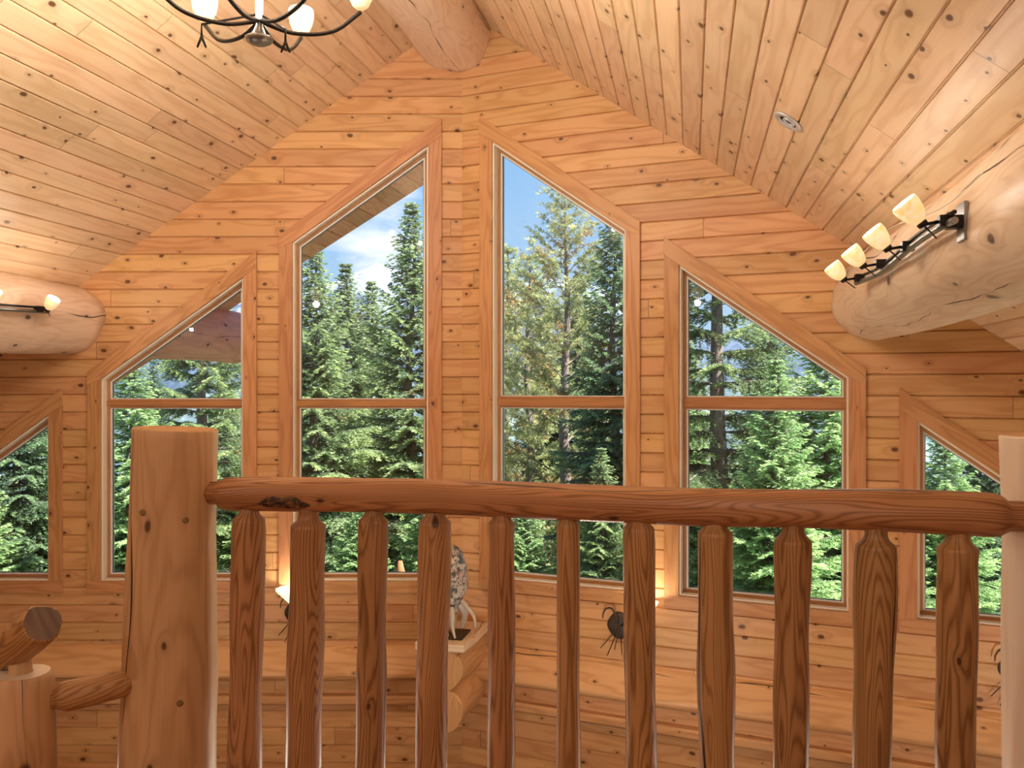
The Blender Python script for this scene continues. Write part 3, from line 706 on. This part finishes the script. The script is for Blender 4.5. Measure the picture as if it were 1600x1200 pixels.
def sconce(side, s, z, label, off, w, k=1.0):
    w = w*.6
    fr = wl if side == 'l' else wr; g = (fr(1, 0)-fr(0, 0)); nv = (fr(0, 0, 1)-fr(0, 0, 0)); g = g if g.x > 0 else -g
    c = fr(s, z, 0); root = thing('wall_sconce', label, 'wall lamp', c)
    W = lambda x, y, n: c + g*x + UP*y + nv*n
    bm = new(); lathe(bm, W(0, 0, 0), nv, [(.001, 0), (.092, 0), (.098, .006), (.092, .016), (.06, .022), (.03, .03), (.001, .032)], 32, mod=lambda t, i: 1 + .03*math.sin(t*PI*2*5)); obj('backplate', bm, M_rust, root)
    bm = new(); p = spline([W(-.015, .02, .03), W(-.02, .07, .05), W(-.05, .125, .05), W(-.09, .125, .05), W(-.115, .09, .05), W(-.12, .05, .05)], 6); tube(bm, p, [.009*(1.15-.7*i/(len(p)-1)) for i in range(len(p))], 10); obj('curled_twig', bm, M_rust, root)
    bm = new(); p = spline([W(.0, 0, .02), W(.01*1+off*.4, .05, .10), W(off, .10, .12)], 6); tube(bm, p, [.007]*len(p), 10); obj('arm', bm, M_iron, root)
    bm = new()
    for x, y in ((-.14, -.17), (-.09, -.22), (-.035, -.17), (.02, -.2)): tube(bm, [W(.0, .0, .03), W(x, y, .04)], [.0045, .003], 6)
    obj('hanging_twigs', bm, M_rust, root)
    sh = new(); lathe(sh, W(off, .095, .12), UP, [(.002, 0), (.03, .004), (.075, .05), (.115, .092), (.135, .118), (.131, .122), (.108, .094), (.07, .055), (.026, .012), (.002, .01)], 48, mod=lambda t, i: k + .035*math.cos(t*2*PI*12)*(min(i, 9-i)/4))
    obj('glass_shade', sh, M_shade2, root)
    bm = new(); lathe(bm, W(off, .085, .12), UP, [(.002, 0), (.014, 0), (.018, .012), (.002, .014)], 14); obj('finial', bm, M_iron, root)
    point(W(off, .175, .13), w, parent=root)
def s_of_r(x): return 6.75*(x-722)/(F*cA+sA*(x-800))
sconce('l', (722-465)*.005, -1.745+H, 'lit wall sconce with a fluted glass shade, left of the gable corner', 0.0, 7)
s2 = s_of_r(970); sconce('r', s2, (608-977)*(D-sA*s2)/F+H, 'iron wall sconce half hidden behind the seventh baluster', .185, 7, .86)
s3 = s_of_r(1588); sconce('r', s3, (608-1046)*(D-sA*s3)/F+H, 'iron wall sconce beside the pale right newel post', .135, 5)

for (x, y), lab in zip(((-2.6, 4.3), (.35, 4.5), (2.7, 3.5)), ('left', 'middle', 'right')):  # out-of-view lamps added to fill the lower walls with light
    q = Vector((x, y, FLOOR)); root = thing('fill_floor_lamp', 'added unseen fill lamp on a stand in the great room below, %s of three' % lab, 'lamp', q)
    bm = new(); lathe(bm, q, UP, [(.001, 0), (.15, 0), (.15, .02), (.02, .035), (.012, .05), (.012, 1.85), (.001, 1.85)], 24); obj('stand', bm, M_iron, root)
    bm = new(); lathe(bm, q+UP*1.85, UP, [(.012, 0), (.06, .01), (.15, .07), (.19, .14), (.185, .145), (.14, .08), (.05, .025), (.012, .02)], 28); obj('glass_bowl', bm, M_shade2, root)
    point(q + UP*2.06, 34, parent=root, r=.09)
# recessed light in the right ceiling
def ray_roof(x, y):
    d = px(x, y, 1.0) - Vector((0, 0, H)); o = Vector((0, 0, H))
    # z = ZA - SP*((q-R0).ER)
    den = d.z + SP*d.dot(ER); t = (ZA - o.z - SP*(o-R0).dot(ER))/den
    return o + d*t
c = ray_roof(1232, 189); hyp = math.sqrt(1+SP*SP); nin = -(ER*SP + UP)/hyp
root = thing('recessed_light', 'small round recessed ceiling light in the right roof slope', 'ceiling light', c)
bm = new(); lathe(bm, c, nin, [(.050, .002), (.078, .001), (.080, .006), (.070, .012), (.052, .010), (.047, -.004)], 40); obj('trim_ring', bm, M_trim, root)
bm = new(); lathe(bm, c, nin, [(.047, .004), (.040, .001), (.001, .0005)], 32); obj('baffle', bm, M_black, root)
bm = new(); lathe(bm, c + ER*.006, nin, [(.034, .003), (.034, .012), (.026, .014), (.024, .003)], 28); obj('gimbal_ring', bm, M_trim, root)

# chandelier hanging from the ridge log: only its lowest tips are seen
def chandelier():
    Yc = 3.575; cx = (405-800)/F*Yc; zb = (608-71)/F*Yc + H
    c = Vector((cx, Yc, zb)); root = thing('chandelier', 'dark iron chandelier hanging from the ridge log, top left', 'chandelier', c)
    bm = new(); lathe(bm, c, UP, [(.001, 0), (.03, .004), (.052, .016), (.058, .03), (.03, .04), (.016, .08), (.012, .3), (.02, .32), (.02, .36), (.006, .38)], 24); obj('hub', bm, M_steel, root)
    bm = new(); tube(bm, [c+UP*.36, c+UP*1.02], [.008, .008], 10); obj('drop_rod', bm, M_iron, root)
    for k in range(6):
        t = 2*PI*k/6 + .35; d = Vector((math.cos(t), math.sin(t), 0))
        bm = new(); p = spline([c+UP*.10, c+d*.14+UP*.07, c+d*.30+UP*.10, c+d*.42+UP*.20], 8); tube(bm, p, [.009]*len(p), 8); obj('arm', bm, M_iron, root)
        sh = new(); cup(sh, c+d*.42+UP*.215, UP, 1.25); obj('glass_shade', sh, M_shade, root)
        point(c+d*.42+UP*.36, 26, parent=root, r=.02)
    for X, Y_ in ((315, 74), (446, 82)):
        tp = px(X, Y_-17, Yc) ; bm = new()
        for sx in (-1, 1): tube(bm, [tp, tp + Vector((sx*.018, 0, -.045))], [.006, .004], 8)
        tube(bm, [tp, tp+UP*.05, c+UP*.13], [.005, .005, .005], 8); obj('drop_ornament', bm, M_iron, root)
chandelier()
# unseen lamps added behind the viewer to brighten the loft and railing
for k, (a, p) in enumerate(((-7.6, -1.3), (-7.6, 2.0))):
    q = rp(a, p, roof_z(p)-.45); root = thing('fill_pendant', 'added round frosted fill lamp over the %s of the loft, behind the viewer' % ('left' if k == 0 else 'right'), 'lamp', q)
    bm = new(); lathe(bm, q, UP, [(.001, -.10)] + [(.10*math.sin(t*PI/10), -.10*math.cos(t*PI/10)) for t in range(1, 10)] + [(.001, .10)], 24); obj('globe', bm, M_shade2, root)
    bm = new(); tube(bm, [q+UP*.10, q+UP*.46], [.006, .006], 8); obj('stem', bm, M_iron, root)
    point(q - UP*.16, 44, parent=root, r=.05)

# ------------------------------------------------------------------ outdoors
def ground_z(x, y): return -2.6 - .17*max(0, y-9) - .00*x if y < 90 else -2.6 - .17*81 - .5*(y-90)*.2
def ground():
    bm = new(); l = bm.loops.layers.uv.active; nx, ny = 60, 70; V = {}
    for j in range(ny+1):
        for i in range(nx+1):
            x = -90 + 180*i/nx; y = 7.5 + 190*(j/ny)**1.8
            if j == 0: y = 7.2
            V[i, j] = bm.verts.new((x, y, ground_z(x, y) + .5*noise.noise(Vector((x*.15, y*.15, 0))) + (.12*noise.noise(Vector((x, y, 3)))) ))
    for j in range(ny):
        for i in range(nx): bm.faces.new((V[i, j], V[i+1, j], V[i+1, j+1], V[i, j+1])).smooth = True
    T = NT('forest_floor'); tc = T.n('ShaderNodeTexCoord'); n = T.noise(tc.outputs['Object'], 1.3, 5, .6); n2 = T.noise(tc.outputs['Object'], 9, 3)
    c = T.mix(T.mr(n, .35, .65), (.12, .16, .07), (.30, .30, .16)); c = T.mix(T.mr(n2, .5, .7), c, (.14, .10, .06)); T.bsdf(c, .9, n2, .6, .05)
    tag(obj('ground', bm, T.m), kind='structure')
ground()
def mountain(name, y0, width, hfun, mat, xs=120, depth=900):
    bm = new(); ny = 40; V = {}
    for j in range(ny+1):
        for i in range(xs+1):
            x = -width + 2*width*i/xs; t = j/ny; y = y0 + depth*t
            V[i, j] = bm.verts.new((x, y, hfun(x, t)))
    for j in range(ny):
        for i in range(xs): bm.faces.new((V[i, j], V[i+1, j], V[i+1, j+1], V[i, j+1])).smooth = True
    tag(obj(name, bm, mat), kind='structure')
def h_far(x, t):
    # ridge profile: peak seen through the second window
    xi = x/4000*F + 800
    prof = [(-400, 100), (300, 150), (440, 165), (520, 185), (585, 218), (640, 200), (700, 150), (760, 160), (840, 205), (930, 185), (1050, 120), (1400, 90), (2200, 60)]
    for (a, ya), (b, yb) in zip(prof, prof[1:]):
        if a <= xi <= b: h = ya + (yb-ya)*(xi-a)/(b-a); break
    else: h = 80
    base = h/F*4000*.90
    n = noise.fractal(Vector((x*.0022, t*3.0, 1.5)), 1.0, 2.1, 6)
    n2 = abs(noise.noise(Vector((x*.006, t*2.2, 7)))) 
    e = math.sin(min(1, t*1.15)*PI/2)
    return -420 + (base+420)*e**.9 + 60*n*e*(1-.3*t) - 70*n2*e
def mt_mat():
    T = NT('hazed_snowy_mountain'); g = T.n('ShaderNodeNewGeometry'); sp = T.n('ShaderNodeSeparateXYZ'); T.l(g.outputs['Position'], sp.inputs[0])
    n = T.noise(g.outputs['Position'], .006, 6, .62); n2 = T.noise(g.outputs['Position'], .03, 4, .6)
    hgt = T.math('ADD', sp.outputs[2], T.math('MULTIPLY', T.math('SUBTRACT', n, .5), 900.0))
    snow = T.mr(hgt, 330.0, 470.0); hazed_rock = T.mix(T.mr(n2, .4, .6), (.05, .08, .14), (.09, .13, .20))  # blue of distance haze put into the rock and forest base colours
    hazed_forest = T.mix(n2, (.045, .075, .10), (.07, .11, .13)); c = T.mix(T.mr(hgt, -60.0, 140.0), hazed_forest, hazed_rock); snow = T.math('MULTIPLY', snow, T.mr(n2, .60, .50, 0.35, 1.0)); c = T.mix(snow, c, (.45, .50, .56)); T.bsdf(c, .9); return T.m
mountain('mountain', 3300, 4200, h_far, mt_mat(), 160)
def h_near(x, t): return -160 + (150 + 40*noise.fractal(Vector((x*.003, t*2, 9)), 1, 2, 4) + 25*math.sin(x*.003+1))*math.sin(t*PI/2) 
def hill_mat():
    T = NT('hazed_forested_hill'); g = T.n('ShaderNodeNewGeometry'); n = T.noise(g.outputs['Position'], .05, 6, .7); n2 = T.noise(g.outputs['Position'], .008, 3)
    c = T.mix(T.mr(n, .4, .62), (.05, .085, .10), (.10, .15, .16)); c = T.mix(T.mr(n2, .5, .7), c, (.30, .38, .42)); T.bsdf(c, .95, n, 1, 6.0); return T.m  # hill colours tinted blue-grey to stand in for air haze
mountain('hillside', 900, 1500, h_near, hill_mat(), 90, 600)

def make_tree(name, seed, hgt, crown0, rad, kind, fmat):
    """prototype conifer: returns meshes (trunk, limbs, foliage)"""
    rnd = random.Random(seed); rs = np.random.RandomState(seed)
    # trunk
    bm = new(); k = 26; pts = [Vector((.05*math.sin(i*.5+seed), .05*math.cos(i*.4), hgt*i/k)) for i in range(k+1)]
    tr = (.017 if kind != 'old' else .021)*hgt
    tube(bm, pts, [max(.012, tr*(1-.93*i/k)) for i in range(k+1)], 12, wob=.012, seed=seed, freq=.8)
    me_t = bpy.data.meshes.new(name+'_trunk'); bm.to_mesh(me_t); bm.free(); me_t.materials.append(M_bark)
    bm = new(); tri_p, tri_d, tri_w, tri_t, tri_r = [], [], [], [], []
    z = crown0*hgt
    while z < hgt*.995:
        f = (z-crown0*hgt)/(hgt*(1-crown0)); shape = (1-f)**.8 if kind != 'pine' else (1-f**1.6)**.8*(.55+.45*min(1, f*3))
        nb = rnd.randint(5, 7) if kind != 'pine' else rnd.randint(3, 5)
        a0 = rnd.random()*6.28
        for bi in range(nb):
            az = a0 + bi*2*PI/nb + rnd.uniform(-.35, .35); L = max(.10, rad*shape*rnd.uniform(.62, 1.12))
            if kind == 'old' and rnd.random() < .22: L *= .5
            rise = (.05 if kind != 'pine' else .45) + .75*f**2; droop = (.42 if kind in ('spruce', 'old') else .22 if kind == 'fir' else -.10)*(1-f)
            d = np.array([math.cos(az), math.sin(az), 0]); sdv = np.array([-math.sin(az), math.cos(az), 0]); bend = rnd.uniform(-.18, .18)
            def P(t): return d*(L*t) + sdv*(bend*L*t*t) + np.array([0, 0, L*(rise*t - droop*t*t + (.16*t**3 if kind != 'pine' else 0))]) + np.array([0, 0, z])
            bp = [Vector(P(i/5)) for i in range(6)]
            tube(bm, bp, [max(.0035, .0095*L*(1-.85*i/5)+.002) for i in range(6)], 5, cap=False)
            # twigs
            step = .072 if kind != 'pine' else .10; nt = max(3, int(L/step)); st = .12 if kind in ('fir', 'spruce') else (.22 if kind == 'old' else .30)
            st = st if L > .6 else 0
            for j in range(nt):
                t = st + (1-st)*(j+rnd.random()*.6)/nt; base = P(min(t, 1)); 
                env = (1-t)**.75*.55 + .10 if kind != 'pine' else .26
                for sd in (-1, 1):
                    tl = L*env*rnd.uniform(.55, 1.05) if kind != 'pine' else rnd.uniform(.14, .34)
                    tl = min(max(tl, .09), .75)
                    ang = rnd.uniform(.65, 1.0); td = d*math.cos(ang) + sdv*sd*math.sin(ang) + np.array([0, 0, rnd.uniform(-.38, .05) if kind != 'pine' else rnd.uniform(-.1, .8)])
                    td /= np.linalg.norm(td)
                    nn = int(tl*(62 if kind != 'pine' else 90)) + 4
                    q = np.sort(rs.rand(nn)); sag = -.22*tl if kind in ('spruce', 'old') else -.06*tl
                    pb = base + td*(q[:, None]*tl) + np.outer(q*q*sag, [0, 0, 1])
                    side = np.cross(td, [0, 0, 1]); side /= np.linalg.norm(side)+1e-6; up = np.cross(side, td)
                    ph = rs.rand(nn)*2*PI if kind == 'pine' else rs.choice([-1, 1], nn)*rs.uniform(.0, 1.0, nn)
                    if kind == 'pine': nd = td*.55 + side*np.cos(ph)[:, None]*.8 + up*np.sin(ph)[:, None]*.8; ln = rs.uniform(.06, .10, nn)
                    else: nd = td*.75 + side*(np.sign(ph+1e-9)*rs.uniform(.35, .95, nn))[:, None] + up*rs.uniform(-.25, .55, nn)[:, None]; ln = rs.uniform(.055, .10, nn)
                    nd /= np.linalg.norm(nd, axis=1)[:, None]
                    w = np.cross(nd, rs.randn(nn, 3)); w /= np.linalg.norm(w, axis=1)[:, None]
                    tri_p.append(pb); tri_d.append(nd*ln[:, None]); tri_w.append(w*(.0105 if kind != 'pine' else .0070)); tri_t.append(np.clip(t*.55 + q*.5, 0, 1)); tri_r.append(np.full(nn, rnd.random()))
        z += (rnd.uniform(.20, .32) if kind in ('fir', 'spruce') else rnd.uniform(.32, .5))*(1-.35*f)*(hgt/11)**.3
    me_b = bpy.data.meshes.new(name+'_limbs'); bm.to_mesh(me_b); bm.free(); me_b.materials.append(M_bark)
    p = np.concatenate(tri_p); dd = np.concatenate(tri_d); w = np.concatenate(tri_w); tt = np.concatenate(tri_t); rr = np.concatenate(tri_r); n = len(p)
    v = np.stack([p-w, p+w, p+dd*.55+w*.9, p+dd, p+dd*.55-w*.9], 1).reshape(-1, 3)   # a pointed blade
    me = bpy.data.meshes.new(name+'_foliage'); me.vertices.add(n*5); me.vertices.foreach_set('co', v.astype('f').ravel())
    me.loops.add(n*5); me.loops.foreach_set('vertex_index', np.arange(n*5, dtype='i'))
    me.polygons.add(n); me.polygons.foreach_set('loop_start', np.arange(n, dtype='i')*5); me.polygons.foreach_set('loop_total', np.full(n, 5, dtype='i'))
    uv = me.uv_layers.new(name='UVMap'); u = np.stack([np.repeat(tt, 5), np.repeat(rr, 5)], 1); uv.data.foreach_set('uv', u.astype('f').ravel())
    me.update(calc_edges=True); me.materials.append(fmat)
    print(name, 'blades', n)
    return me_t, me_b, me
PROTO = {
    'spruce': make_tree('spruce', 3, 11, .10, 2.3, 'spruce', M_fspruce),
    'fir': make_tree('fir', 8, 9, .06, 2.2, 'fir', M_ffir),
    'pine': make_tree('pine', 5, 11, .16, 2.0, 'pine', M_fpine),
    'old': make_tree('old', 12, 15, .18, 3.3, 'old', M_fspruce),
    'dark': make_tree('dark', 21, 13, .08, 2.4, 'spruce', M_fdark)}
PH = dict(spruce=11, fir=9, pine=11, old=15, dark=13)
NAME = dict(spruce='spruce_tree', fir='fir_tree', pine='pine_tree', old='spruce_tree', dark='spruce_tree')
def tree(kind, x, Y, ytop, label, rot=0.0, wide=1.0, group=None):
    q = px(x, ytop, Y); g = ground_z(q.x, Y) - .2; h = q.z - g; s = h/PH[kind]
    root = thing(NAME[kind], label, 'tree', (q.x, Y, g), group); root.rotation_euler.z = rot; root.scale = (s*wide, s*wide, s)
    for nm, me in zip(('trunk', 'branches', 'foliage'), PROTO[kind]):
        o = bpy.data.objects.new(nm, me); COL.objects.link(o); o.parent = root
        if nm != 'trunk': o['kind'] = 'stuff'
TREES = [
    ('pine', 884, 19, 275, 'yellowish pine with a grey trunk behind the window right of the corner', .4, 1.05),
    ('spruce', 643, 17, 318, 'slender spruce top rising behind the window left of the corner', 1.2, 1.05),
    ('spruce', 492, 16, 375, 'green spruce at the left side of the window left of the corner', 2.2, 1.1),
    ('old', 1122, 15, 120, 'large old conifer with a dark thick trunk behind the tall right window', .9, 1.0),
    ('old', 318, 15, 330, 'conifer with a bare grey trunk behind the window under the left log', 2.6, 1.0),
    ('fir', 1212, 12.5, 560, 'bright light-green fir low behind the tall right window', 0.0, 1.1),
    ('fir', 205, 13.5, 540, 'light-green fir at the left of the window under the left log', 1.9, 1.15),
    ('fir', 1290, 14.5, 470, 'mid-green fir at the right side of the tall right window', 3.3, 1.1),
    ('dark', 960, 17, 285, 'dark spruce right of the yellowish pine', .2, .95),
    ('fir', 560, 13.5, 770, 'young green fir low in the window left of the corner', 4.4, 1.3),
    ('dark', 25, 15, 420, 'dark conifer with a visible trunk behind the leftmost window', 5.0, 1.0),
    ('fir', 1475, 15, 640, 'green fir behind the rightmost window, at its left side', 2.0, 1.1),
    ('dark', 1545, 17, 560, 'dark green spruce behind the rightmost window, at its right side', 1.0, 1.1),
    ('fir', 820, 14.5, 760, 'small green fir below the yellowish pine, left of its trunk', 3.0, 1.2),
    ('spruce', 940, 14, 700, 'green spruce below the yellowish pine, right of its trunk', 3.8, 1.2),
    ('pine', 792, 24, 385, 'thin pine at the left edge of the window right of the corner', 1.4, 1.0),
    ('fir', 400, 15, 650, 'green fir behind the wall between the two left windows', .7, 1.1),
    ('spruce', 1070, 19, 500, 'spruce far back at the left side of the tall right window', 2.2, 1.1),
    ('dark', 1200, 21, 420, 'dark spruce behind the bright light-green fir', 4.2, 1.0),
    ('spruce', 1360, 20, 430, 'spruce behind the wall between the right windows', 1.1, 1.0),
    ('dark', 240, 22, 555, 'dark distant spruce behind the light-green fir on the left', 3.1, 1.0),
    ('fir', 110, 16, 560, 'green fir right of the dark conifer at the leftmost window', 2.9, 1.1),
    ('spruce', 580, 23, 440, 'distant spruce between the slender spruce and the left one', 2.0, 1.1),
    ('fir', 690, 15, 640, 'green fir behind the wall at the gable corner', 1.3, 1.1),
    ('spruce', 350, 25, 560, 'distant spruce at the right of the window under the left log', 4.1, 1.0),
    ('fir', 1110, 13.5, 790, 'low fir at the foot of the large old conifer', 5.2, 1.3),
    ('fir', 1390, 13, 760, 'low fir between the tall right window and the rightmost window', 5.9, 1.3),
    ('fir', -40, 14, 700, 'low green fir at the left edge of the leftmost window', 1.0, 1.3),
    ('dark', 470, 26, 520, 'far dark spruce low at the left of the window left of the corner', .1, 1.1),
    ('dark', 850, 28, 520, 'far dark spruce behind the yellowish pine', 2.9, 1.2),
    ('pine', 826, 22, 395, 'yellowish pine lower and left of the grey-trunked pine', 3.4, 1.2),
    ('spruce', 905, 27, 430, 'distant green spruce just right of the grey pine trunk', 5.0, 1.25),
    ('spruce', 540, 21, 412, 'green spruce in front of the mountain foot, left of the gable corner', .5, 1.1),
    ('fir', 1062, 17, 570, 'green fir left of the dark trunk in the tall right window', 2.5, 1.1),
    ('dark', 1010, 24, 470, 'far dark spruce behind the wall between the right windows', 5.3, 1.1),
    ('dark', 1620, 22, 520, 'far dark spruce beyond the right edge of the view', .6, 1.2),
]
for t in TREES: tree(*t)
# cut stump seen low through the glass left of the corner
g = px(626, 890, 12.0); bm = new(); tube(bm, [Vector((g.x, 12, ground_z(0, 12)-.1)), g - UP*.05, g + UP*.12], [.09, .06, .03], 14, wob=.015, seed=3, freq=5); o = obj('tree_stump', bm, plain('red_rotten_wood', (.55, .17, .07), .8)); tag(o, 'reddish broken tree stump low behind the glass left of the corner', 'stump')
